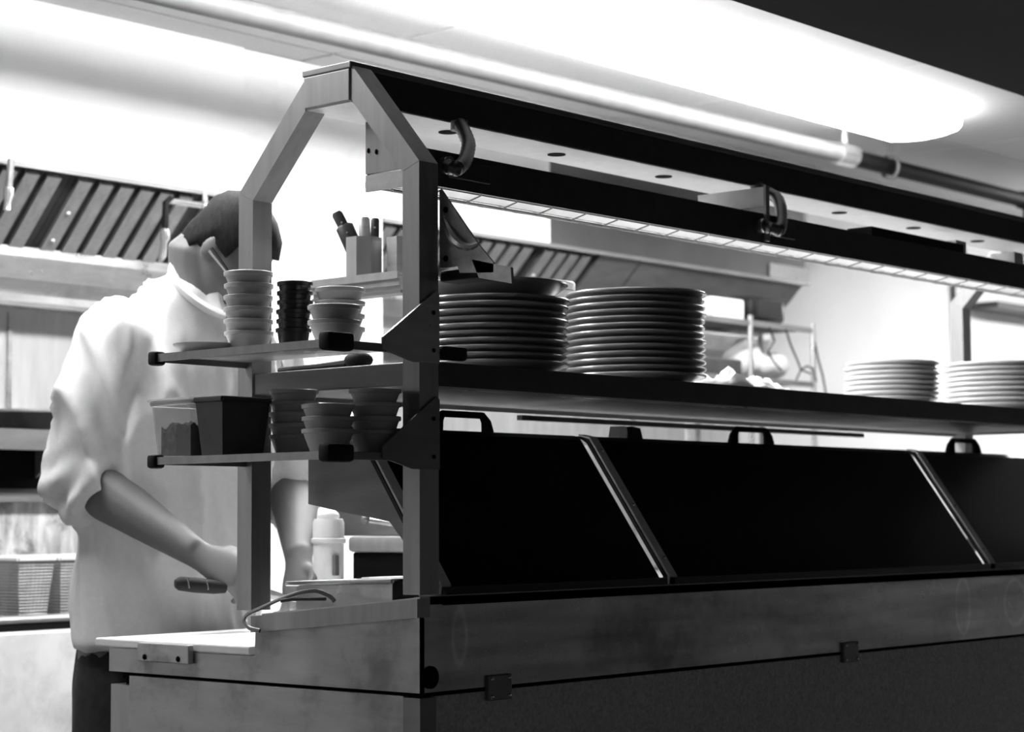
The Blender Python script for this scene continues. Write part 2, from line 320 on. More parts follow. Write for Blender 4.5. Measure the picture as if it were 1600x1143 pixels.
def fry_basket(x, label, hw=0.051):
    b = thing('fry_basket', label, 'fry basket', (x, 2.0, 0.887), 'wire fry baskets on the fryer')
    y0, y1, z0, z1 = 1.88, 2.12, 0.895, 1.033
    mb = MB(); n = 19
    def ring(z, r):
        k = (z - z0) / (z1 - z0); a = hw * (0.76 + 0.24 * k); c = 0.12 * (0.88 + 0.12 * k)
        return [(x - a, 2.0 - c, z), (x + a, 2.0 - c, z), (x + a, 2.0 + c, z), (x - a, 2.0 + c, z), (x - a, 2.0 - c, z)]
    for i in range(n):
        q = ring(z0 + (z1 - z0) * i / n, 1)
        for j in range(4): mb.tube([q[j], q[j + 1]], 0.0022, 4)
    lo = ring(z0, 1); hi = ring(z1, 1)
    for j in range(4):
        for t in [k / 8 for k in range(8)]:
            mb.tube([Vector(lo[j]).lerp(Vector(lo[j + 1]), t), Vector(hi[j]).lerp(Vector(hi[j + 1]), t)], 0.0014, 4)
    mb.box(x - hw * 0.72, x + hw * 0.72, 1.90, 2.10, z0 - 0.004, z0)
    o = mb.build('wire_mesh', 'wire', b); o['kind'] = 'stuff'
    rm = MB()
    for j in range(4): rm.tube([hi[j], hi[j + 1]], 0.006, 6)
    rm.build('rim', 'reflector', b, smooth=True)
    ft = MB()
    for yy in (1.93, 2.07): ft.tube([(x - 0.03, yy, 0.888), (x + 0.03, yy, 0.888)], 0.004, 6)
    ft.build('foot_bar', 'wire', b)
    return b
fry_basket(0.645, 'wire fry basket at the far left edge of the picture')
fry_basket(0.765, 'wire fry basket between the upright wire bars and the leftmost basket')
fry_basket(0.885, 'wire fry basket half hidden behind the cook')
fh = thing('skimmer', 'upright wire bars of a long-handled rack standing between two fry baskets', 'skimmer', (0.82, 1.86, 0.887))
for dx in (0.0, 0.012, 0.024):
    MB().tube([(0.775 + dx * .8, 1.85, 0.887), (0.795 + dx, 1.87, 1.14)], 0.0035, 6).build('bar', 'steel_dark', fh, smooth=True)
MB().box(0.772, 0.80, 1.846, 1.853, 0.925, 0.931).box(0.785, 0.818, 1.862, 1.869, 1.085, 1.091).build('cross_bar', 'steel', fh)
# wall shelf, pan and tray
sh = thing('wall_shelf', 'dark steel wall shelf above the fryer at the left edge', 'shelf', (0.7, 2.15, 1.33))
MB().box(0.2, 0.94, 2.06, 2.235, 1.318, 1.335).box(0.2, 0.94, 2.055, 2.065, 1.30, 1.352).build('board', 'steel_dark', sh)
MB().box(0.2, 0.94, 2.19, 2.20, 1.205, 1.3175).build('shelf_shade', 'gap_dark', sh)  # dark sheet added for the shade under the shelf
for x in (0.3, 0.86): MB().prism([(2.235, 1.318), (2.235, 1.20), (2.08, 1.318)], 0, x, x + 0.01).build('bracket', 'steel_dark', sh)
pn = thing('frying_pan', 'dark shallow pan lying on the wall shelf at the left edge', 'pan', (0.80, 2.14, 1.336))
MB().lathe([(0.075, 0), (0.085, 0.003), (0.118, 0.050), (0.122, 0.052), (0.120, 0.056), (0.112, 0.052), (0.080, 0.006), (0.0, 0.005)], (0.80, 2.146, 1.342), 32).build('bowl', 'black_sheet', pn, smooth=True)
MB().lathe([(0.117, 0.0), (0.1225, 0.0), (0.1225, 0.006), (0.117, 0.006)], (0.80, 2.146, 1.3965), 32).build('rim', 'steel', pn, smooth=True)
MB().tube([(0.69, 2.12, 1.39), (0.60, 2.10, 1.40), (0.48, 2.08, 1.402)], 0.008, 8).build('handle', 'black_sheet', pn, smooth=True)
hd = tag(MB().prism([(0.585, 0.885), (0.665, 0.885), (0.668, 0.99), (0.58, 0.99)], 1, 1.835, 1.845).build('order_card', 'board_white'), 'plain white card leaning at the far left edge behind the fry baskets', 'card')
hd.location = (-0.02, 0.30, 0.075)

# ------------------------------------------------------------------ prep table
tb = thing('prep_table', 'long stainless prep table with a raised pan rail', 'prep table', (1.25, 0.4, 0))
L1 = 2.60
MB().box(0, L1, 0.0, 0.012, 0.858, 1.004).build('apron_front', 'steel_front', tb, origin=None)
MB().prism([(0.0, 0.858), (0.762, 0.858), (0.762, 0.899), (0.377, 0.899), (0.375, 0.940), (0.0, 0.975)], 0, -0.001, 0.010).build('apron_end', 'end_panel', tb)
MB().prism([(-0.001, 0.973), (0.380, 0.9385), (0.380, 0.965), (-0.001, 1.002)], 0, -0.007, 0.022).build('rail_end_lip', 'steel_post', tb)
MB().box(0.011, L1, 0.014, 0.05, 0.862, 0.99).box(0.011, L1, 0.014, 0.37, 0.862, 0.875).build('rail_box', 'steel_dark', tb)
MB().prism([(0.0, 1.004), (0.012, 1.004), (0.385, 0.968), (0.385, 0.955), (0.0, 0.992)], 0, 0.022, 0.05).build('rail_end_deck', 'steel', tb)
MB().box(0.05, L1, 0.0, 0.05, 0.99, 1.006).build('rail_back_deck', 'steel_dark', tb)
MB().box(0.05, L1, 0.37, 0.384, 0.9, 0.960).build('rail_front_deck', 'steel', tb)
MB().box(0.011, L1, 0.38, 0.762, 0.862, 0.899).build('board_bed', 'steel', tb)
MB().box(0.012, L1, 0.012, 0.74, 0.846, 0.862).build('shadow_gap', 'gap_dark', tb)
MB().box(0.0, 0.036, 0.0, 0.036, 0.0, 0.850).build('corner_post', 'steel_dark', tb)
MB().box(0.036, L1, 0.004, 0.02, 0.12, 0.851).build('lower_front_panel', 'lower_panel', tb)
MB().box(0.0, 0.02, 0.036, 0.706, 0.12, 0.852).build('lower_end_panel', 'end_panel', tb)
MB().box(0.002, 0.04, 0.708, 0.760, 0.0, 0.835).build('corner_post', 'steel_post', tb)
MB().box(0.02, L1, 0.02, 0.74, 0.12, 0.847).build('cabinet_core', 'gap_dark', tb)
for x in (0.15, L1 - .05):
    for y in (0.05, 0.68): MB().tube([(x, y, 0), (x, y, 0.13)], 0.02, 10).build('foot', 'steel_dark', tb)
for x in (0.180, 1.234):
    hp = MB().bbox(x - 0.028, x + 0.028, -0.006, 0.004, 0.836, 0.876, 0.002).build('hinge_plate', 'steel_dark', tb)
    for dx in (-0.021, 0.021):
        for dz in (0.842, 0.870): MB().ell((x + dx, -0.0065, dz), 0.0035, 0.002, 0.0035, None, 8, 6).build('screw', 'steel_bright', hp, smooth=True)
MB().tube([(0.022, -0.003, 0.881), (0.022, 0.004, 0.881)], 0.0175, 24).build('rubber_plug', 'gap_dark', tb, smooth=True)
bk = MB().bbox(-0.014, -0.002, 0.530, 0.668, 0.880, 0.912, 0.002).build('board_bracket', 'steel_worn', tb)
for y in (0.556, 0.646): MB().ell((-0.015, y, 0.888), 0.003, 0.005, 0.005, None, 8, 6).build('screw', 'gap_dark', bk, smooth=True)
cb = tag(MB().bbox(0.0, 2.55, 0.390, 0.805, 0.8995, 0.915, 0.003).build('cutting_board', 'board_white', origin=(1.27, 0.6, 0.8995)), 'long white cutting board along the cook side of the prep table', 'cutting board')

# food pans in the rail
def food_pan(x0, x1, y0, y1, label, zf=1.012, zs=-0.012):
    p = thing('food_pan', label, 'food pan', ((x0 + x1) / 2, (y0 + y1) / 2, 0.97), 'steel food pans in the rail')
    z = lambda y: zf + zs * (y - y0) / (y1 - y0)
    t = 0.0015
    b = MB()
    a = [(x0, y0), (x1, y0), (x1, y1), (x0, y1)]; ins = 0.012; i_ = [(x0 + ins, y0 + ins), (x1 - ins, y0 + ins), (x1 - ins, y1 - ins), (x0 + ins, y1 - ins)]
    vs = [(x, y, z(y)) for x, y in a] + [(x, y, z(y)) for x, y in i_] + [(x, y, 0.93) for x, y in i_]
    fs = [(k, (k + 1) % 4, 4 + (k + 1) % 4, 4 + k) for k in range(4)] + [(4 + k, 4 + (k + 1) % 4, 8 + (k + 1) % 4, 8 + k) for k in range(4)] + [(8, 9, 10, 11)]
    ob = MB().add(vs, fs).build('well', 'steel', p)
    so = ob.modifiers.new('s', 'SOLIDIFY'); so.thickness = 0.002
    r = MB(); q = [(x, y, z(y) + 0.001) for x, y in a]
    for k in range(4): r.tube([q[k], q[(k + 1) % 4]], 0.004, 8)
    r.build('rim', 'steel_bright', p, smooth=True)
    return p
food_pan(0.062, 0.225, 0.120, 0.368, 'nearest steel food pan in the rail, with a tilted bright rim', 1.024, -0.008)
food_pan(0.24, 0.405, 0.120, 0.368, 'second steel food pan in the rail, behind the nearest one', 1.026, -0.008)
food_pan(0.42, 0.585, 0.120, 0.368, 'third steel food pan in the rail, under the black lids', 1.018, -0.012)

# ------------------------------------------------------------------ black sloping lids
def lid(x0, x1, label, handles, cheek=False):
    l = thing('pan_lid', label, 'lid', ((x0 + x1) / 2, 0.1, 1.006), 'black sloping lids over the pan rail')
    MB().prism([(0.022, 1.018), (0.200, 1.268), (0.215, 1.276), (0.400, 1.276), (0.400, 1.270), (0.217, 1.270), (0.205, 1.263), (0.030, 1.018)], 0, x0, x1).build('shell', 'lid_black', l)
    MB().box(x0, x1, 0.004, 0.032, 1.0062, 1.018).build('foot_flange', 'lid_black', l)
    s = MB().prism([(0.019, 1.020), (0.197, 1.270), (0.222, 1.2775), (0.222, 1.2795), (0.195, 1.2735), (0.014, 1.021), (0.016, 1.0065), (0.022, 1.0065)], 0, x0 - 0.002, x0 + 0.020).build('edge_strip', 'strip_metal', l)
    for t in (0.12, 0.5, 0.9):
        c = Vector((x0 + 0.009, 0.015, 1.0205)).lerp(Vector((x0 + 0.009, 0.196, 1.2725)), t)
        MB().ell(c + Vector((0, -0.002, 0.001)), 0.004, 0.003, 0.004, None, 8, 6).build('screw', 'steel_bright', s, smooth=True)
    for hx in handles:
        w = 0.066; h = 0.030
        pts = [(hx - w, 0.235, 1.276), (hx - w + 0.004, 0.235, 1.276 + h * .6), (hx - w * .78, 0.235, 1.276 + h), (hx + w * .78, 0.235, 1.276 + h), (hx + w - 0.004, 0.235, 1.276 + h * .6), (hx + w, 0.235, 1.276)]
        MB().tube(pts, [0.010, 0.008, 0.006, 0.006, 0.008, 0.010], 10, 1.3).build('handle', 'rubber', l, smooth=True)
    if cheek:
        MB().prism([(0.032, 1.02), (0.205, 1.262), (0.352, 1.270), (0.352, 1.150), (0.28, 1.138), (0.16, 1.120), (0.06, 1.02)], 0, x0 + 0.03, x0 + 0.036).build('end_cheek', 'steel_dark', l)
    return l
lid(0.066, 0.640, 'near black sloping lid beside the arched end frame', [0.355], True)
lid(0.662, 1.835, 'wide black sloping lid between the two metal edge strips', [1.245])
lid(1.857, 2.435, 'far black sloping lid at the right edge of the picture', [2.15])
cl = thing('lid_clip', 'small black and chrome clip standing on the wide black lid', 'clip', (0.85, 0.25, 1.277))
MB().prism([(0.80, 1.277), (0.83, 1.277), (0.822, 1.30), (0.806, 1.30)], 1, 0.235, 0.262).build('base', 'steel_bright', cl)
MB().prism([(0.83, 1.277), (0.868, 1.277), (0.86, 1.297), (0.835, 1.300)], 1, 0.23, 0.265).build('grip', 'rubber', cl)

# ------------------------------------------------------------------ over-shelf frame
fs_ = thing('overshelf', 'arched stainless over-shelf frame standing on the prep table', 'shelf unit', (1.25, 0.21, 1.0))
def arch(x0, x1):
    MB().prism([(0.0, 1.0075), (0.036, 1.0075), (0.036, 1.668), (0.0, 1.681)], 0, x0, x1).build('post', 'steel_post', fs_)
    MB().prism([(0.387, 0.974), (0.4225, 0.974), (0.4225, 1.675), (0.387, 1.660)], 0, x0, x1).build('post', 'steel_post', fs_)
    MB().prism([(0.0, 1.6815), (0.152, 1.858), (0.152, 1.80), (0.036, 1.6685)], 0, x0, x1).build('slanted_brace', 'steel_post', fs_)
    MB().prism([(0.4225, 1.6755), (0.259, 1.848), (0.259, 1.795), (0.387, 1.6605)], 0, x0, x1).build('slanted_brace', 'steel_post', fs_)
arch(0.0, 0.043)
arch(2.44, 2.483)
MB().bbox(-0.003, 0.003, 0.153, 0.259, 1.798, 1.850, 0.0015).build('beam_end_cap', 'steel_post', fs_)
tbm = MB().prism([(0.152, 1.798), (0.156, 1.798), (0.156, 1.852), (0.262, 1.852), (0.262, 1.798), (0.266, 1.798), (0.266, 1.862), (0.152, 1.862)], 0, 0.004, 2.48).build('top_beam', 'black_sheet', fs_)
MB().bbox(-0.004, 2.482, 0.149, 0.263, 1.8505, 1.862, 0.002).build('beam_cap', 'steel_dark', fs_)
un = MB().box(0.003, 2.48, 0.154, 0.272, 1.796, 1.7995).build('beam_underside', 'reflector', fs_)
for x in (0.295, 0.590, 0.92, 1.245, 1.568, 1.892, 2.2):
    MB().tube([(x, 0.212, 1.7945), (x, 0.212, 1.797)], 0.017, 20).build('hole', 'gap_dark', un)
# plate shelf
MB().box(0.044, 2.44, 0.004, 0.42, 1.362, 1.367).build('plate_shelf', 'steel', fs_)
MB().box(0.0435, 2.49, 0.0, 0.006, 1.331, 1.369).build('shelf_front_lip', 'black_sheet', fs_)
MB().box(0.0435, 2.49, 0.0, 0.020, 1.328, 1.331).build('shelf_return_lip', 'steel', fs_)
MB().box(0.0435, 2.44, 0.020, 0.41, 1.336, 1.340).build('shelf_underside', 'steel_dark', fs_)
MB().box(0.0435, 2.44, 0.412, 0.42, 1.328, 1.369).build('shelf_back_lip', 'steel_bright', fs_)
MB().box(0.73, 2.0, 0.421, 0.434, 1.3155, 1.3255).build('ticket_rail', 'black_sheet', fs_)
MB().bbox(0.004, 0.040, 0.036, 0.387, 1.332, 1.368, 0.002).build('cross_rail', 'steel_dark', fs_)
MB().bbox(2.444, 2.48, 0.036, 0.387, 1.332, 1.368, 0.002).build('cross_rail', 'steel_dark', fs_)
MB().bbox(0.044, 0.10, -0.012, 0.006, 1.372, 1.395, 0.006).build('rubber_stop', 'rubber', fs_)
# cook-side knife shelf
MB().bbox(0.36, 0.62, 0.395, 0.63, 1.566, 1.572, 0.001).box(0.36, 0.372, 0.395, 0.63, 1.548, 1.566).box(0.355, 0.36, 0.395, 0.63, 1.560, 1.574).build('knife_shelf', 'steel_post', fs_)
MB().box(0.364, 0.40, 0.395, 0.63, 1.5345, 1.540).build('knife_shelf_lip', 'steel_dark', fs_)
MB().box(0.366, 0.372, 0.397, 0.628, 1.5395, 1.549).build('knife_shelf_face', 'steel', fs_)
MB().prism([(0.395, 1.564), (0.395, 1.37), (0.41, 1.37), (0.43, 1.54), (0.60, 1.55), (0.60, 1.564)], 0, 0.60, 0.606).build('knife_shelf_bracket', 'steel_dark', fs_)
# cup shelves cantilevered off the near end
for (z0, z1) in ((1.3775, 1.3895), (1.2125, 1.2240)):
    c = MB().bbox(-0.196, 0.0, 0.0, 0.404, z0 + 0.009, z1, 0.001).build('cup_shelf', 'steel', fs_)
    MB().box(-0.198, -0.192, 0.012, 0.395, z0, z1 + 0.0005).build('front_edge', 'steel_post', c)
    MB().box(-0.192, 0.0, -0.002, 0.004, z0, z1 + 0.0005).build('side_edge', 'steel_dark', c)
    MB().box(-0.192, 0.0, 0.400, 0.406, z0, z1 + 0.0005).build('side_edge', 'steel_dark', c)
    MB().bbox(-0.204, -0.148, -0.010, 0.014, z0 - 0.004, z1 + 0.012, 0.006).build('corner_bumper', 'rubber', c, smooth=True)
    MB().bbox(-0.204, -0.180, 0.390, 0.410, z0 - 0.006, z1 + 0.005, 0.005).build('corner_bumper', 'rubber', c, smooth=True)
    for y in (-0.0045,):
        bq = MB().prism([(0.041, z1 + 0.085), (0.034, z1 + 0.090), (-0.085, z1 + 0.010), (-0.085, z0 + 0.004), (-0.02, z0 - 0.012), (0.041, z0 - 0.012)], 1, y, y + 0.003).build('gusset', 'steel_worn' if z0 > 1.3 else 'steel_dark', fs_)
        for (sx, sz) in ((0.027, z1 + 0.055), (0.027, z1 - 0.004)): MB().ell((sx, y - 0.001, sz), 0.0035, 0.002, 0.0035, None, 8, 6).build('screw', 'gap_dark', bq, smooth=True)
# curved guard bracket on the pass side of the near post
gb = MB()
prof = [(-0.002, 1.640), (-0.006, 1.640), (-0.085, 1.545), (-0.115, 1.515), (-0.115, 1.500), (-0.045, 1.505), (-0.040, 1.516), (-0.002, 1.516)]
gb.prism(prof, 0, 0.044, 0.048)
gq = gb.build('guard_bracket', 'steel_worn', fs_)
cv = MB(); pts = []
for k in range(9):
    t = k / 8; pts.append((0.046 - 0.010 * math.sin(math.pi * t), -0.010 - 0.072 * t, 1.595 - 0.052 * math.sin(t * math.pi * 0.62) ))
cv.tube(pts, [0.004 + 0.004 * math.sin(math.pi * k / 8) for k in range(9)], 8).build('rolled_rib', 'steel_bright', gq, smooth=True)
for (yy, zz) in ((-0.016, 1.607), (-0.016, 1.530)): MB().ell((0.043, yy, zz), 0.003, 0.005, 0.005, None, 8, 6).build('screw', 'gap_dark', gq, smooth=True)
MB().prism([(-0.070, 1.524), (-0.150, 1.505), (-0.152, 1.480), (-0.085, 1.494)], 0, 0.044, 0.050).build('guard_tab', 'steel_worn', fs_)
MB().bbox(0.045, 0.09, -0.11, 0.0, 1.494, 1.512, 0.004).build('guard_shadow', 'rubber', fs_)  # black block standing in for the shadow under the guard bracket

# ------------------------------------------------------------------ heat lamp strip
hl = thing('heat_lamp', 'long heat lamp strip hung under the top beam of the over-shelf', 'heat lamp', (1.25, 0.1, 1.656))
MB().prism([(0.040, 1.656), (0.043, 1.656), (0.043, 1.711), (0.162, 1.711), (0.162, 1.672), (0.165, 1.672), (0.165, 1.714), (0.040, 1.714)], 0, 0.05, 2.435).build('housing', 'black_sheet', hl)
MB().prism([(0.0435, 1.657), (0.072, 1.700), (0.134, 1.700), (0.1615, 1.670), (0.1615, 1.7105), (0.0435, 1.7105)], 0, 0.052, 2.434).build('reflector', 'reflector', hl)
MB().tube([(0.10, 0.105, 1.687), (2.40, 0.105, 1.687)], 0.006, 10).build('heat_rod', 'heat_rod', hl, smooth=True)
for (y, z) in ((0.062, 1.659), (0.105, 1.653), (0.148, 1.661)): MB().tube([(0.052, y, z), (2.434, y, z)], 0.0018, 5).build('guard_wire', 'steel_dark', hl)
cm = MB().tube([(0, 0.042, 1.658), (0.02, 0.062, 1.6575), (0.03, 0.105, 1.6515), (0.02, 0.148, 1.6595), (0, 0.164, 1.6685)], 0.0016, 5).mesh('guard_cross_wire', WLOC[hl.name]); cm.materials.append(MATS['steel_dark'])
for k in range(26):
    o = put('guard_cross_wire', cm, hl); o.location.x = 0.10 + k * 0.092 - WLOC[hl.name][0] + WLOC[hl.name][0]
MB().box(0.052, 2.434, 0.165, 0.172, 1.664, 1.673).build('rear_lip', 'steel_bright', hl)
ep = MB().prism([(0.03, 1.684), (0.163, 1.684), (0.163, 1.770), (0.12, 1.770), (0.03, 1.70)], 0, 0.0445, 0.0495).build('end_plate', 'steel_post', hl)
MB().prism([(0.04, 1.655), (0.163, 1.655), (0.163, 1.682), (0.04, 1.682)], 0, 0.0445, 0.0495).build('end_flange', 'steel', hl)
for (y, z) in ((0.158, 1.722), (0.140, 1.718)): MB().ell((0.0440, y - .002, z), 0.002, 0.003, 0.0045, None, 8, 6).build('screw', 'gap_dark', ep, smooth=True)
MB().box(1.012, 1.024, 0.033, 0.039, 1.66, 1.770).build('hanger_strap', 'steel_post', hl)
MB().box(1.018, 1.022, 0.040, 0.20, 1.730, 1.768).build('hanger_plate', 'reflector', hl)
for x in (1.96, 2.25): MB().box(x, x + .05, 0.14, 0.205, 1.7145, 1.768).build('hanger_plate', 'reflector', hl)
MB().box(1.45, 1.85, 0.06, 0.12, 1.7145, 1.738).build('wire_cover', 'rubber', hl)
def conduit(base, jx):
    pts = []
    for i in range(len(base) - 1):
        for t in range(6): pts.append(Vector(base[i]).lerp(Vector(base[i + 1]), t / 6))
    pts.append(Vector(base[-1]))
    for _ in range(4): pts = [pts[0]] + [(pts[i - 1] + pts[i] * 2 + pts[i + 1]) / 4 for i in range(1, len(pts) - 1)] + [pts[-1]]
    MB().tube(pts, [0.0125 if i % 2 else 0.0105 for i in range(len(pts))], 12).build('flexible_conduit', 'conduit', hl, smooth=True)
    MB().tube([Vector(base[0]) + Vector((0, 0, -.012)), Vector(base[0]) + Vector((0, 0, .004))], 0.015, 12).build('conduit_nut', 'steel_dark', hl, smooth=True)
    MB().tube([Vector(base[-1]) + Vector((0, -.008, 0)), Vector(base[-1]) + Vector((0, .006, 0))], 0.015, 12).build('conduit_nut', 'steel_bright', hl, smooth=True)
    MB().bbox(jx - 0.035, jx + 0.065, 0.032, 0.0395, 1.672, 1.702, 0.002).build('junction_plate', 'black_sheet', hl)
conduit([(.245, .140, 1.794), (.225, .110, 1.772), (.193, .070, 1.743), (.161, .045, 1.719), (.127, .022, 1.696), (.094, .008, 1.680), (.086, .012, 1.682), (.10, .034, 1.690)], 0.14)
conduit([(1.150, .145, 1.794), (1.142, .115, 1.780), (1.125, .080, 1.762), (1.092, .050, 1.732), (1.055, .026, 1.698), (1.020, .008, 1.678), (1.003, .008, 1.680), (1.000, .034, 1.688)], 1.05)

# ------------------------------------------------------------------ plates
def plate_mesh(r, name, m_='china'):
    p = [(0.55 * r, 0.0), (0.60 * r, 0.0), (0.66 * r, 0.004), (0.95 * r, 0.0145), (0.99 * r, 0.0165), (r, 0.019), (0.985 * r, 0.0215), (0.93 * r, 0.019), (0.66 * r, 0.0085), (0.02 * r, 0.0065)]
    me = MB().lathe(p, (0, 0, 0), 48).mesh(name, smooth=True); me.materials.append(MATS[m_]); return me
big = plate_mesh(0.1325, 'dinner_plate'); bigs = plate_mesh(0.1325, 'dinner_plate', 'china_grey'); small = plate_mesh(0.105, 'side_plate')
bowlp = MB().lathe([(0.07, 0), (0.075, 0), (0.09, 0.006), (0.122, 0.028), (0.131, 0.034), (0.130, 0.037), (0.12, 0.034), (0.085, 0.011), (0.002, 0.008)], (0, 0, 0), 48).mesh('soup_plate', smooth=True); bowlp.materials.append(MATS['china_grey'])
def plate_stack(x, y, n, me, pitch, where, group, top=None):
    z = 1.3672
    for k in range(n):
        use = top if (top and k == n - 1) else me
        o = bpy.data.objects.new('side_plate' if me is small else 'dinner_plate', use); COL.objects.link(o)
        o.location = (x + random.uniform(-.003, .003), y + random.uniform(-.003, .003), z); o.rotation_euler.z = random.uniform(0, 6)
        i = n - 1 - k
        nm = ORD[i] + (' from the top' if i else '')
        tag(o, f'{"grey" if me is bigs else "white"} {"side" if me is small else "dinner"} plate, {nm} in stack {where}', 'plate', group)
        z += pitch
plate_stack(0.338, 0.150, 11, bigs, 0.0122, 'nearest the arch', 'plates in the stack nearest the arch', bowlp)
plate_stack(0.742, 0.150, 13, bigs, 0.0128, 'beside the crumpled napkins', 'plates in the stack beside the napkins')
plate_stack(1.705, 0.170, 8, small, 0.0112, 'of small plates right of the napkins', 'small plates farther down the shelf')
plate_stack(2.150, 0.135, 9, big, 0.0122, 'at the right edge', 'plates in the farthest stack')
wt = thing('storage_tub', 'white lidded tub behind and between the two near plate stacks', 'tub', (0.70, 0.349, 1.3672))
MB().lathe([(0.055, 0), (0.058, 0.002), (0.066, 0.190), (0.066, 0.192)], (0.70, 0.349, 1.3672), 32).build('body', 'china', wt, smooth=True)
MB().lathe([(0.069, 0), (0.070, 0.002), (0.070, 0.014), (0.067, 0.017), (0.002, 0.017)], (0.70, 0.349, 1.5595), 32).build('lid', 'china', wt, smooth=True)
# crumpled napkins
def napkin(x, y, z, sx, sy, h, seed, label):
    n = 14; vs = []; fs = []
    for i in range(n + 1):
        for j in range(n + 1):
            u = i / n - .5; v = j / n - .5
            q = noise.noise(Vector((u * 4 + seed, v * 4, seed * 2.0))) + 0.5 * noise.noise(Vector((u * 9 + seed, v * 9, seed)))
            e = max(0, 1 - (abs(u) * 2) ** 4) * max(0, 1 - (abs(v) * 2) ** 4)
            vs.append((x + u * sx + 0.01 * q, y + v * sy + 0.01 * q, z + 0.004 + h * e * max(0.1, 0.5 + q)))
    for i in range(n):
        for j in range(n): a = i * (n + 1) + j; fs.append((a, a + 1, a + n + 2, a + n + 1))
    o = MB().add(vs, fs).build('napkin', 'towel', origin=(x, y, z), smooth=True); s = o.modifiers.new('s', 'SOLIDIFY'); s.thickness = 0.003; s.offset = 1
    return tag(o, label, 'napkin', 'crumpled white napkins on the plate shelf')
napkin(0.97, 0.10, 1.3675, 0.15, 0.12, 0.030, 1.3, 'crumpled white napkin lying against the tall plate stack')
napkin(1.15, 0.17, 1.3675, 0.20, 0.12, 0.036, 4.1, 'larger crumpled white napkin lying farther along the plate shelf')
cloth = napkin(2.36, 0.33, 1.3675, 0.10, 0.10, 0.06, 7.7, 'rumpled grey cloth behind the plate stack at the right edge'); cloth.data.materials[0] = MATS['cup_grey']

# ------------------------------------------------------------------ cups on the end shelves
def cup_mesh(rt, rb, h, matn):
    w = 0.0026
    p = [(rb * 0.9, 0), (rb, 0.002), (rt - 0.0015, h - 0.007), (rt + 0.0012, h - 0.0065), (rt + 0.0018, h - 0.001), (rt, h), (rt - w, h - 0.001), (rb - w + .001, 0.006), (0.002, 0.005)]
    me = MB().lathe(p, (0, 0, 0), 36).mesh('portion_cup', smooth=True); me.materials.append(MATS[matn]); return me
cupA = cup_mesh(0.0380, 0.0270, 0.035, 'cup_grey'); cupB = cup_mesh(0.027, 0.0215, 0.035, 'cup_dark'); cupC = cup_mesh(0.0390, 0.0275, 0.036, 'cup_grey')
def cup_stack(x, y, zb, n, me, pitch, desc, where, group):
    for k in range(n):
        o = bpy.data.objects.new('portion_cup', me); COL.objects.link(o); i = n - 1 - k
        o.location = (x + random.uniform(-.0012, .0012), y + random.uniform(-.0012, .0012), zb + 0.0004 + k * pitch); o.rotation_euler.z = random.uniform(0, 6)
        tag(o, f'{desc} cup, {ORD[i]}{" from the top" if i else ""} in {where}', 'cup', group)
U, LO = 1.3895, 1.2240
cup_stack(-0.100, 0.284, U, 6, cupA, 0.0192, 'grey portion', 'the upper shelf stack with a spoon', 'cups in the stack with the spoon')
cup_stack(-0.085, 0.192, U, 6, cupB, 0.0148, 'small black', 'the upper shelf stack', 'small black cups')
cup_stack(-0.050, 0.125, U, 4, cupA, 0.0205, 'grey portion', 'the upper shelf rear right stack', 'cups in the rear stack on the upper shelf')
cup_stack(-0.125, 0.060, U, 2, cupC, 0.0230, 'grey portion', 'the upper shelf short front stack', 'cups in the short stack on the upper shelf')
cup_stack(-0.045, 0.236, LO, 5, cupA, 0.0180, 'grey portion', 'the lower shelf stack beside the tub', 'cups in the stack beside the black tub')
cup_stack(-0.135, 0.062, LO, 3, cupC, 0.0187, 'grey portion', 'the lower shelf short front stack', 'cups in the short stack on the lower shelf')
cup_stack(-0.050, 0.048, LO, 4, cupC, 0.0212, 'grey portion', 'the lower shelf stack by the post', 'cups in the stack next to the post')
so = tag(MB().lathe([(0.030, 0), (0.033, 0.001), (0.050, 0.013), (0.0515, 0.016), (0.049, 0.016), (0.032, 0.004), (0.002, 0.003)], (0, 0, 0), 36).build('saucer', 'cup_grey', origin=(0, 0, 0), smooth=True), 'shallow grey dish lying at the left end of the upper end shelf', 'dish')
so.location = (-0.138, 0.345, U + 0.0004)
spn = thing('spoon', 'spoon leaning out of the light grey cups on the upper end shelf', 'spoon', (-0.10, 0.30, 1.50))
MB().tube([(-0.105, 0.300, 1.495), (-0.115, 0.330, 1.535), (-0.122, 0.352, 1.562)], [0.0035, 0.0045, 0.006], 8, 0.4).build('handle', 'steel_bright', spn, smooth=True)
MB().ell((-0.101, 0.292, 1.4995), 0.012, 0.010, 0.004, None, 12, 8).build('bowl', 'steel', spn, smooth=True)
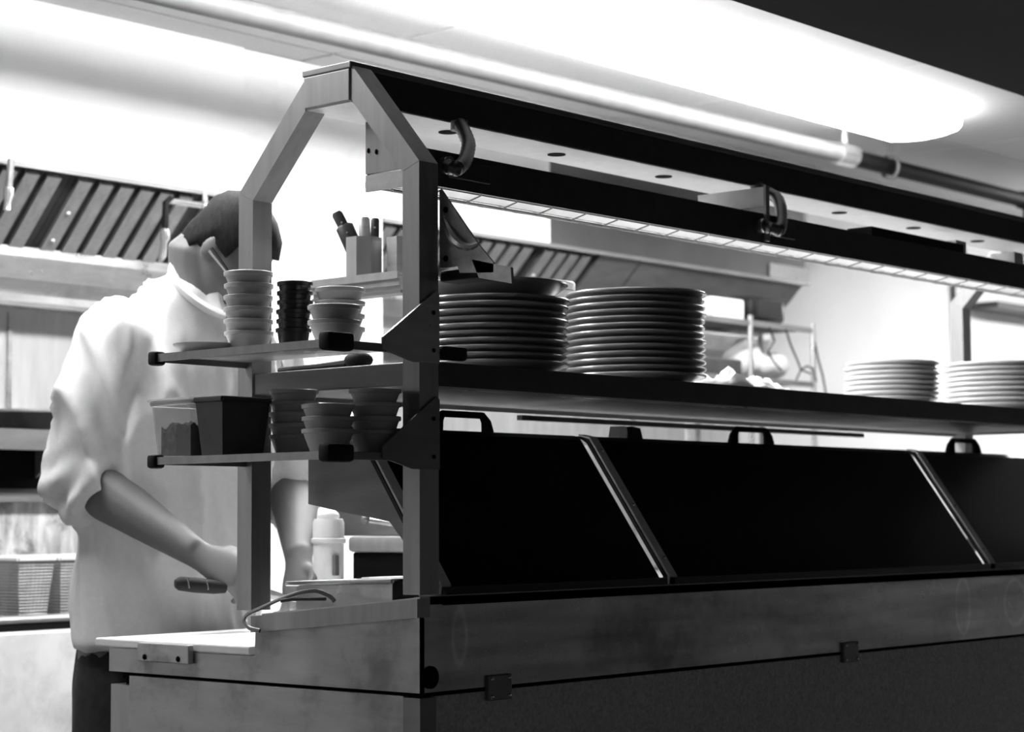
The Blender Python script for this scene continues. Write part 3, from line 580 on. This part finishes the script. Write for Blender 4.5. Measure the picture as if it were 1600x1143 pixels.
# tubs
def tub(x0, x1, y0, y1, z0, h, ins, label, m_, contents=None):
    t = thing('food_tub', label, 'tub', ((x0 + x1) / 2, (y0 + y1) / 2, z0))
    a = [(x0 + ins, y0 + ins), (x1 - ins, y0 + ins), (x1 - ins, y1 - ins), (x0 + ins, y1 - ins)]; b = [(x0, y0), (x1, y0), (x1, y1), (x0, y1)]; w = 0.0018
    def shrink(q, d): cx = sum(p[0] for p in q) / 4; cy = sum(p[1] for p in q) / 4; return [(p[0] - math.copysign(d, p[0] - cx), p[1] - math.copysign(d, p[1] - cy)) for p in q]
    rings = [(a, z0), (b, z0 + h), (shrink(b, w), z0 + h), (shrink(a, w), z0 + w)]
    vs = [(x, y, z) for q, z in rings for x, y in q]; fs = [(3, 2, 1, 0), (12, 13, 14, 15)]
    for i in range(3): fs += [(i * 4 + k, i * 4 + (k + 1) % 4, i * 4 + 4 + (k + 1) % 4, i * 4 + 4 + k) for k in range(4)]
    MB().add(vs, fs).build('body', m_, t)
    r = MB()
    for k in range(4):
        p, q = b[k], b[(k + 1) % 4]; r.tube([(p[0], p[1], z0 + h - 0.002), (q[0], q[1], z0 + h - 0.002)], 0.0045, 8, 0.8)
    r.build('rim', m_, t, smooth=True)
    return t
t1 = tub(-0.192, -0.075, 0.316, 0.412, LO + 0.0004, 0.088, 0.008, 'clear plastic tub half full of dark crumbs on the lower end shelf', 'plastic_clear')
mb = MB()
def heap(x0, x1, y0, y1, z0, h, seed):
    n = 12; vs = []; fs = []
    for i in range(n + 1):
        for j in range(n + 1):
            x = x0 + (x1 - x0) * i / n; y = y0 + (y1 - y0) * j / n
            vs.append((x, y, z0 + h + 0.012 * noise.noise(Vector((x * 60, y * 60, seed))) + 0.006 * noise.noise(Vector((x * 200, y * 200, seed)))))
    for i in range(n):
        for j in range(n): a = i * (n + 1) + j; fs.append((a, a + 1, a + n + 2, a + n + 1))
    b = len(vs); edge = [i * (n + 1) for i in range(n + 1)] + [n * (n + 1) + j for j in range(1, n + 1)] + [i * (n + 1) + n for i in range(n - 1, -1, -1)] + [j for j in range(n - 1, 0, -1)]
    for e in edge: vs.append((vs[e][0], vs[e][1], z0))
    for k in range(len(edge)): fs.append((edge[k], edge[(k + 1) % len(edge)], b + (k + 1) % len(edge), b + k))
    fs.append(tuple(range(b, b + len(edge))))
    return MB().add(vs, fs)
q = heap(-0.181, -0.087, 0.328, 0.362, LO + 0.003, 0.044, 1.0).build('crumbs', 'crumbs', t1, smooth=True); q['kind'] = 'stuff'
q = heap(-0.181, -0.087, 0.363, 0.400, LO + 0.003, 0.046, 5.0).build('crumbs', 'crumbs_grey', t1, smooth=True); q['kind'] = 'stuff'
MB().bbox(-0.197, -0.10, 0.312, 0.418, LO + 0.0895, LO + 0.0935, 0.0015).build('lid', 'plastic_clear', t1)
t2 = tub(-0.190, -0.090, 0.242, 0.307, LO + 0.0004, 0.090, 0.008, 'black plastic tub beside the clear tub on the lower end shelf', 'plastic_dark')

# ------------------------------------------------------------------ knife holders and knives
def holder(x, y, label, m_, r, h):
    k = thing('knife_holder', label, 'holder', (x, y, 1.5735))
    prof = [(r * math.cos(a + math.pi / 8), r * math.sin(a + math.pi / 8)) for a in [i * math.pi / 4 for i in range(8)]]
    w = 0.92
    vs = [(x + p[0], y + p[1], 1.5740) for p in prof] + [(x + p[0], y + p[1], 1.574 + h) for p in prof] + [(x + p[0] * w, y + p[1] * w, 1.574 + h) for p in prof] + [(x + p[0] * w, y + p[1] * w, 1.577) for p in prof]
    fs = [tuple(range(7, -1, -1)), tuple(range(24, 32))]
    for i in range(3): fs += [(i * 8 + j, i * 8 + (j + 1) % 8, i * 8 + 8 + (j + 1) % 8, i * 8 + 8 + j) for j in range(8)]
    MB().add(vs, fs).build('body', m_, k)
    return k
H1 = (0.402, 0.528); H2 = (0.440, 0.462)
holder(H1[0], H1[1], 'faceted steel knife holder full of dark handles on the knife shelf', 'steel_post', 0.036, 0.076)
holder(H2[0], H2[1], 'shiny steel container right of the knife holder behind the post', 'steel', 0.033, 0.074)
def knife(p0, p1, w, label, m_='knife_handle', tip=None):
    k = thing('kitchen_knife', label, 'knife', p0, 'knives and scrapers in the knife holders')
    p0 = Vector(p0); p1 = Vector(p1); d = (p1 - p0)
    MB().tube([p0 + d * 0.45, p0 + d * 0.5, p1 - d * 0.04, p1], [w * .9, w, w, w * .7], 8, 0.5, up=(0.66, -0.75, 0)).build('handle', m_, k, smooth=True)
    MB().tube([p0, p0 + d * 0.47], [w * .6, w * .8], 6, 0.15, up=(0.66, -0.75, 0)).build('blade', 'steel_dark', k)
    for t in (0.62, 0.82): MB().ell(p0 + d * t + Vector((-0.3, -0.27, 0.0)).normalized() * w * 0.5, 0.002, 0.002, 0.002, None, 6, 5).build('rivet', 'steel', k)
    return k
knife((0.408, 0.524, 1.585), (0.366, 0.566, 1.700), 0.0105, 'knife with a dark handle leaning left out of the knife holder')
knife((0.402, 0.526, 1.585), (0.376, 0.556, 1.676), 0.017, 'broad dark scraper leaning left in the knife holder')
knife((0.404, 0.522, 1.585), (0.400, 0.526, 1.690), 0.011, 'upright knife with a grey handle in the knife holder', 'steel_worn')
knife((0.414, 0.512, 1.585), (0.414, 0.510, 1.688), 0.008, 'upright knife with a black handle at the right of the knife holder')
knife((0.434, 0.468, 1.585), (0.462, 0.436, 1.690), 0.014, 'knife with a thick black handle leaning right in the shiny container')

ld = thing('ladle', 'dark ladle lying on the end of the plate shelf under the cup shelf', 'ladle', (0.07, 0.3, 1.3685))
MB().tube([(0.075, 0.40, 1.377), (0.065, 0.30, 1.377), (0.06, 0.22, 1.378)], [0.006, 0.006, 0.008], 8).build('handle', 'rubber', ld, smooth=True)
MB().ell((0.06, 0.195, 1.383), 0.022, 0.026, 0.0145, None, 14, 8).build('bowl', 'rubber', ld, smooth=True)

# ------------------------------------------------------------------ tongs on the rail end
tg = thing('tongs', 'dark wire tongs hooked over the rail end of the prep table', 'tongs', (0.0, 0.33, 0.99))
pts = [(-0.018, 0.345, 0.943), (-0.018, 0.372, 0.946), (-0.018, 0.386, 0.957), (-0.016, 0.380, 0.969), (-0.010, 0.35, 0.980), (0.005, 0.32, 0.995), (0.02, 0.29, 1.006), (0.03, 0.26, 1.009), (0.035, 0.235, 1.000), (0.035, 0.225, 0.992)]
def smooth_path(p, k=6, it=4):
    o = [Vector(p[i]).lerp(Vector(p[i + 1]), t / k) for i in range(len(p) - 1) for t in range(k)] + [Vector(p[-1])]
    for _ in range(it): o = [o[0]] + [(o[i - 1] + o[i] * 2 + o[i + 1]) / 4 for i in range(1, len(o) - 1)] + [o[-1]]
    return o
MB().tube(smooth_path(pts), 0.0036, 8, 0.6).build('arm', 'steel_dark', tg, smooth=True)
MB().tube([(0.0, 0.315, 0.9915), (0.012, 0.30, 0.994), (0.03, 0.24, 0.9955)], 0.003, 8).build('arm', 'black_sheet', tg, smooth=True)

# ------------------------------------------------------------------ canister and slicer on the cook side
cn = thing('canister', 'white metal canister with a clip latch behind the steel food pans', 'canister', (0.56, 0.70, 0.9152))
CC = (0.500, 0.725, 0.9152)
MB().lathe([(0.026, 0), (0.030, 0.003), (0.030, 0.160), (0.030, 0.162)], CC, 32).build('body', 'fryer_front', cn, smooth=True)
MB().lathe([(0.033, 0.1625), (0.034, 0.164), (0.034, 0.171), (0.031, 0.173), (0.031, 0.202), (0.028, 0.210), (0.002, 0.211)], CC, 32).build('lid', 'china', cn, smooth=True)
MB().ell((CC[0], CC[1], 1.130), 0.022, 0.022, 0.014, None, 14, 8).build('knob', 'china', cn, smooth=True)
MB().bbox(CC[0] - 0.018, CC[0] - 0.006, CC[1] - 0.037, CC[1] - 0.028, 1.015, 1.055, 0.002).build('latch', 'steel_dark', cn)
sl = thing('slicer', 'dark grey slicer with a bright lever behind the pan rail', 'slicer', (0.75, 0.62, 0.9152))
MB().bbox(0.60, 0.80, 0.50, 0.76, 0.9152, 1.058, 0.004).build('base', 'gap_dark', sl)
MB().bbox(0.585, 0.80, 0.47, 0.76, 1.0585, 1.090, 0.008).build('carriage', 'steel_post', sl, smooth=True)
MB().tube([(0.55, 0.665, 1.122), (0.57, 0.62, 1.115), (0.585, 0.55, 1.102), (0.59, 0.49, 1.092)], [0.005, 0.006, 0.008, 0.012], 8, 0.7).build('lever', 'steel_bright', sl, smooth=True)
MB().bbox(0.62, 0.63, 0.50, 0.83, 1.0905, 1.150, 0.003).build('guard_plate', 'steel_dark', sl)
MB().ell((0.548, 0.670, 1.124), 0.010, 0.010, 0.010, None, 10, 8).build('pivot', 'steel_dark', sl, smooth=True)

# ------------------------------------------------------------------ wire rack by the far wall
rk = thing('wire_rack', 'metal storage rack standing beyond the plate shelf right of the hood', 'rack', (3.4, 1.8, 0))
for (x, y) in ((3.0, 1.68), (3.365, 1.68), (3.75, 1.68), (3.0, 1.9), (3.365, 1.9), (3.75, 1.9)):
    MB().tube([(x, y, 0), (x, y, 1.80)], 0.009, 8).build('upright', 'steel' if y < 1.8 else 'steel_dark', rk, smooth=True)
for z in (0.25, 0.75, 1.25, 1.575, 1.765):
    MB().box(2.996, 3.754, 1.676, 1.684, z, z + .018).build('shelf_rail', 'steel_dark', rk); MB().box(2.996, 3.754, 1.896, 1.904, z, z + .018).build('shelf_rail', 'steel_dark', rk)
    s = MB()
    for k in range(17): s.tube([(3.01 + k * .046, 1.68, z + .012), (3.01 + k * .046, 1.9, z + .012)], 0.003, 5)
    q = s.build('shelf_wires', 'steel_dark', rk); q['kind'] = 'stuff'
rd = thing('radio', 'dark rounded appliance on top of the storage rack', 'appliance', (3.50, 1.79, 1.782))
MB().bbox(3.39, 3.60, 1.69, 1.89, 1.784, 1.872, 0.02).build('case', 'cup_dark', rd, smooth=True)
MB().box(3.42, 3.57, 1.685, 1.691, 1.80, 1.86).build('grille', 'cup_dark', rd)
tag(MB().bbox(3.16, 3.345, 1.69, 1.87, 1.7835, 1.850, 0.004).build('carton', 'bag_white', origin=(3.25, 1.78, 1.7835)), 'white carton on the rack left of the dark appliance', 'carton')
tag(MB().bbox(3.06, 3.345, 1.70, 1.88, 1.5935, 1.65, 0.006).build('toolbox', 'plastic_dark', origin=(3.2, 1.8, 1.5935)), 'low dark box on the rack shelf behind the tall plate stack', 'box')
bag_m = MB()
for (cx, cy, cz, a, b, c) in ((3.47, 1.79, 1.655, .065, .07, .06), (3.55, 1.79, 1.64, .09, .075, .045), (3.64, 1.79, 1.645, .07, .07, .05), (3.50, 1.79, 1.70, .045, .05, .035)): bag_m.ell((cx, cy, cz), a, b, c, None, 16, 10)
me = voxel(bag_m, 'plastic_bag', 0.012, 3, lambda p, n: 0.010 * noise.noise(p * 16), (3.55, 1.79, 1.594)); me.materials.append(MATS['bag_white'])
tag(put('plastic_bag', me, None, (3.55, 1.79, 1.597)), 'crumpled white plastic bag on the middle shelf of the storage rack', 'bag')
for i, (pp, lb) in enumerate((([(3.46, 1.667, 1.765), (3.48, 1.66, 1.72), (3.44, 1.66, 1.68), (3.47, 1.66, 1.65), (3.52, 1.66, 1.62)], 'thin dark cord dangling at the left of the storage rack'),
                          ([(3.56, 1.667, 1.765), (3.58, 1.66, 1.71), (3.62, 1.66, 1.66), (3.64, 1.66, 1.63), (3.70, 1.66, 1.62)], 'thin dark cord looping down the middle of the storage rack'),
                          ([(3.77, 1.69, 1.76), (3.78, 1.68, 1.68), (3.81, 1.68, 1.62), (3.86, 1.70, 1.56), (3.88, 1.74, 1.46)], 'dark cord hanging off the right end of the storage rack'),
                          ([(3.62, 1.667, 1.594), (3.64, 1.66, 1.63), (3.68, 1.66, 1.645), (3.72, 1.66, 1.635), (3.735, 1.66, 1.594)], 'dark looped cord arching over the rack shelf above the plates'))):
    tag(MB().tube(pp, 0.0033, 6).build('cord', 'rubber', origin=pp[0], smooth=True), lb, 'cord', 'cords on the storage rack')
cd = thing('wall_conduit', 'thin dark vertical conduit on the far wall beside the distant arch post', 'conduit', (5.78, 2.24, 1.0))
MB().tube([(5.78, 2.236, 0.5), (5.78, 2.236, 2.39)], 0.011, 8).build('tube', 'plastic_dark', cd, smooth=True)
for z in (1.95, 1.2): MB().tube([(5.78, 2.236, z), (5.78, 2.236, z + .03)], 0.017, 10).build('coupling', 'steel', cd, smooth=True)
ws = thing('far_shelf', 'dark horizontal wall shelf at the right edge beyond the distant arch', 'shelf', (6.4, 2.1, 2.05))
MB().box(5.93, 7.3, 2.10, 2.248, 2.055, 2.08).build('board', 'black_sheet', ws); MB().prism([(2.248, 2.055), (2.248, 2.0), (2.12, 2.055)], 0, 7.0, 7.02).build('bracket', 'steel', ws)

# ------------------------------------------------------------------ the cook
pe = thing('person', 'cook in a white jacket with rolled sleeves bowing over the cutting board', 'person', (0.35, 1.05, 0))
PO = (0.35, 1.05, 0)
hc = Vector((0.384, 0.893, 1.664)); bow = math.radians(56); yaw = math.radians(-28); HS = 0.90
h0 = Vector((-math.sin(yaw), -math.cos(yaw), 0)); fw = (h0 * math.cos(bow) + Vector((0, 0, -1)) * math.sin(bow)).normalized(); rt = fw.cross(Vector((0, 0, 1))).normalized(); up = rt.cross(fw).normalized()
HM = Matrix((rt, fw, up)).transposed()
HR = [(-.112, .052, .020, .020), (-.100, .044, .036, .040), (-.078, .030, .050, .062), (-.045, .014, .060, .082), (0, 0, .066, .092), (.04, -.004, .069, .095), (.072, -.006, .064, .086), (.096, -.008, .048, .064), (.110, -.010, .020, .030)]
def hp_(r, f, u): return hc + (rt * r + fw * f + up * u) * HS
body = MB()
body.loft([(hp_(0, cf, u), rt * a * HS, fw * b * HS) for (u, cf, a, b) in HR], 24)
body.tube([hp_(0, .090, .005), hp_(0, .104, -.020), hp_(0, .098, -.036)], [.009, .013, .012], 8)
body.ell(hp_(0, .090, -.066), .022, .010, .007, HM); body.ell(hp_(0, .086, -.078), .018, .010, .007, HM); body.ell(hp_(0, .086, .022), .050, .010, .010, HM)
for s in (-1, 1):
    body.ell(hp_(s * .067, -.002, -.016), .010, .016, .027, HM); body.ell(hp_(s * .073, -.010, -.010), .004, .013, .022, HM)
body.tube([(0.372, 0.99, 1.46), (0.368, 0.960, 1.54), hp_(0, -.040, -.060), hp_(0, -.035, -.020)], [.066, .062, .060, .052], 16)
TOR = [(.90, .345, 1.055, .165, .115), (1.05, .35, 1.045, .165, .115), (1.2, .36, 1.03, .17, .115), (1.35, .37, 1.0, .185, .115), (1.45, .38, .99, .18, .10), (1.52, .38, .985, .11, .075)]
body.loft([((x, y, z), (a, 0, 0), (0, b, 0)) for z, x, y, a, b in TOR], 24)
SR = Vector((.200, 1.000, 1.485)); ER = Vector((.160, 1.055, 1.205)); WR = Vector((.228, .800, 1.062))
SLs = Vector((.570, .990, 1.475)); EL = Vector((.660, 1.000, 1.205)); WL = Vector((.500, .810, 1.048))
def arm(S, E_, W_):
    body.tube([S, S.lerp(E_, .5), E_], [.058, .052, .044], 14); body.ell(E_, .044, .044, .044)
    body.tube([E_, E_.lerp(W_, .25), E_.lerp(W_, .6), W_], [.050, .052, .041, .028], 14)
arm(SR, ER, WR); arm(SLs, EL, WL)
def hand(W_, d, pn, side, curl, spread=0.10):
    d = d.normalized(); pn = (pn - d * pn.dot(d)).normalized(); sd = d.cross(pn).normalized() * side
    body.loft([(W_ - d * .02, sd * .027, pn * .022), (W_ + d * .02, sd * .032, pn * .018), (W_ + d * .055, sd * .041, pn * .016), (W_ + d * .092, sd * .040, pn * .013), (W_ + d * .100, sd * .036, pn * .009)], 16)
    tips = []
    for i, (off, ln) in enumerate(((.030, .074), (.010, .083), (-.011, .077), (-.031, .060))):
        p = W_ + d * .090 + sd * off; dd = (d + sd * off * spread * 10).normalized(); pts = [p - dd * .02, p]; a = 0
        for j, fr_ in enumerate((.45, .32, .25)):
            a += curl[j]; v = (dd * math.cos(a) + pn * math.sin(a)); p = p + v * ln * fr_; pts.append(p)
        body.tube(pts, [.010, .0098, .0092, .0085, .0068], 10); tips.append(p)
    b = W_ + d * .030 + sd * .028
    body.tube([b - sd * .012, b + d * .022 + sd * .014 + pn * .008, b + d * .048 + sd * .020 + pn * .022, b + d * .068 + sd * .016 + pn * .034], [.014, .013, .011, .008], 10)
    return tips
hand(WR, Vector((.045, -.072, -.040)), Vector((.55, .50, -.55)), 1, (.75, .9, .7))
hand(WL, Vector((-.035, -.040, -.085)), Vector((-.55, -.2, -.1)), -1, (.35, .5, .4))
for (x, xk) in ((.255, .235), (.445, .465)):
    body.tube([(x, 1.06, .93), (xk, 1.055, .52), (xk, 1.09, .10)], [.085, .058, .04], 14)
body.ell((.35, 1.06, .93), .17, .12, .10)
me = voxel(body, 'body', 0.0055, 4, None, PO); me.materials.append(MATS['skin']); put('body', me, pe)
for s in (-1, 1): MB().ell(hp_(s * .030, .0835, -.002), .013, .010, .008, HM, 12, 8).build('eye', 'eye', pe, smooth=True)
# hair: cap following the skull, open at the face, ears and nape
hv = []; hf = []; NH = 32
rows = [(-.066, -.002, .058, .080), (-.052, -.001, .062, .087), (-.035, .000, .066, .093), (0, 0, .069, .096), (.04, -.004, .0735, .100), (.072, -.006, .069, .092), (.098, -.008, .053, .070), (.1135, -.010, .026, .036), (.118, -.010, .004, .005)]
for (u, cf, a, b) in rows:
    for k in range(NH):
        t = 2 * math.pi * k / NH; n_ = 0.0025 * noise.noise(Vector((k * .9, u * 60, 0)))
        hv.append(hp_((a + n_) * math.cos(t), cf + (b + n_) * math.sin(t), u))
for i in range(len(rows) - 1):
    for k in range(NH):
        t = 2 * math.pi * (k + .5) / NH; u = (rows[i][0] + rows[i + 1][0]) / 2; f_ = math.sin(t)
        if (f_ > 0.72 and u < .062) or (f_ > 0.40 and u < .03) or (f_ > -0.22 and u < .0) or (f_ > -0.30 and u < -.03): continue
        hf.append((i * NH + k, i * NH + (k + 1) % NH, (i + 1) * NH + (k + 1) % NH, (i + 1) * NH + k))
ho = MB().add(hv, hf).build('hair', 'hair', pe, smooth=True); s_ = ho.modifiers.new('s', 'SOLIDIFY'); s_.thickness = 0.010; s_.offset = 0.2
# jacket
jk = MB()
JT = [(.874, .365, 1.045, .210, .150), (.95, .362, 1.048, .206, .148), (1.05, .362, 1.045, .206, .146), (1.2, .364, 1.03, .206, .142), (1.33, .37, 1.005, .205, .138), (1.42, .375, .995, .205, .128), (1.485, .372, .992, .180, .112), (1.535, .37, .990, .160, .098), (1.572, .366, .982, .115, .084), (1.60, .364, .972, .075, .066)]
jk.loft([((x, y, z), (a, 0, 0), (0, b, 0)) for z, x, y, a, b in JT], 32)
cdir = Vector((0.10, -0.66, 0.74)).normalized()
cu = Vector((1, 0, 0)); cu = (cu - cdir * cu.dot(cdir)).normalized(); cw = cdir.cross(cu)
c0 = Vector((.362, .948, 1.560))
jk.loft([(c0 - cdir * .05, cu * .098, cw * .090), (c0, cu * .080, cw * .080), (c0 + cdir * .020, cu * .074, cw * .075)], 24)
def sleeve(S, E_, W_, k):
    jk.ell(S - Vector((0, 0, .012)), .078, .078, .072)
    jk.tube([S - Vector((0, 0, .01)), S.lerp(E_, .35), S.lerp(E_, .7), E_], [.076, .080, .080, .074], 18)
    jk.ell(E_, .074, .074, .070)
    C_ = E_.lerp(W_, k)
    jk.tube([E_, C_], [.074, .068], 18)
    jk.tube([E_.lerp(W_, k * .35), E_.lerp(W_, k * .5), C_, E_.lerp(W_, k + .015)], [.070, .079, .077, .066], 18)
sleeve(SR, ER, WR, 0.20); sleeve(SLs, EL, WL, 0.22)
def folds(p, n):
    d = 0.016 * noise.noise(Vector((p.x * 10, p.y * 10, p.z * 2.6))) + 0.004 * noise.noise(Vector((p.x * 30, p.y * 30, p.z * 12)))
    rn = noise.noise(Vector((p.x * 13 + p.z * 2, p.y * 13 - p.z * 2, p.z * 2.2 + 5))); d += 0.022 * (max(0, 1 - 3.2 * abs(rn)) ** 1.5) - 0.006
    w = max(0, 1 - (p - Vector((.13, 1.02, 1.36))).length / 0.26)          # pleats running down the right sleeve
    d += w * 0.013 * math.sin(62 * (p.x * 0.75 - p.y * 0.65) + 9 * p.z)
    w = max(0, 1 - (p - Vector((.10, 1.05, 1.17))).length / 0.12)
    d += w * 0.008 * math.sin(90 * (p.z + p.y * 0.6))
    w = max(0, 1 - abs(p.z - .89) / .05)
    w2 = max(0, 1 - abs(p.z - .87) / .3); d *= 1 - 0.65 * w2; d += w * 0.004 * math.sin(40 * p.x + 25 * p.y)
    return d
me = voxel(jk, 'jacket', 0.009, 5, folds, PO); me.materials.append(MATS['jacket']); put('jacket', me, pe)
cb_ = MB().tube([c0 + cdir * .022 + cu * .074 * math.cos(a) + cw * .076 * math.sin(a) for a in [k * math.pi * 1.9 / 24 - 1.42 + math.pi * (1 if cw.z < 0 else 0) for k in range(25)]], 0.009, 8, 2.4).build('collar', 'jacket', pe, smooth=True)
tr = MB()
for (x, xk) in ((.255, .235), (.445, .465)):
    tr.tube([(x + .01, 1.06, .91), (x + .005, 1.06, .80), (xk, 1.055, .52), (xk, 1.09, .06)], [.085, .098, .085, .085], 18)
tr.ell((.35, 1.06, .92), .165, .115, .09)
me = voxel(tr, 'trousers', 0.012, 4, lambda p, n: 0.006 * noise.noise(Vector((p.x * 20, p.y * 20, p.z * 5))), PO); me.materials.append(MATS['trousers']); put('trousers', me, pe)
for xk in (.235, .465):
    MB().loft([((xk, 1.16, .045), (.04, 0, 0), (0, 0, .043)), ((xk, 1.10, .05), (.046, 0, 0), (0, 0, .048)), ((xk, 1.0, .042), (.048, 0, 0), (0, 0, .040)), ((xk, .92, .032), (.042, 0, 0), (0, 0, .030)), ((xk, .89, .028), (.022, 0, 0), (0, 0, .02))], 16).build('shoe', 'rubber', pe, smooth=True)
# tool in the right hand
tl = thing('hand_tool', 'tool with a thick black riveted handle in the right hand of the cook', 'tool', (0.22, 0.76, 1.0))
MB().tube([(.150, .765, 1.008), (.157, .762, 1.008), (.190, .755, 1.004), (.225, .742, 1.0), (.245, .735, .998)], [.008, .013, .014, .013, .010], 10).build('handle', 'rubber', tl, smooth=True)
MB().tube([(.245, .735, .998), (.31, .69, .985), (.36, .66, .972)], [.006, .010, .003], 8, 0.2).build('blade', 'steel', tl)
for p in ((.166, .748, 1.009), (.203, .738, 1.005)): MB().tube([Vector(p) + Vector((-.001, 0, .010)), Vector(p) + Vector((.002, -.001, -.010))], 0.0016, 6).build('rivet', 'steel_bright', tl)
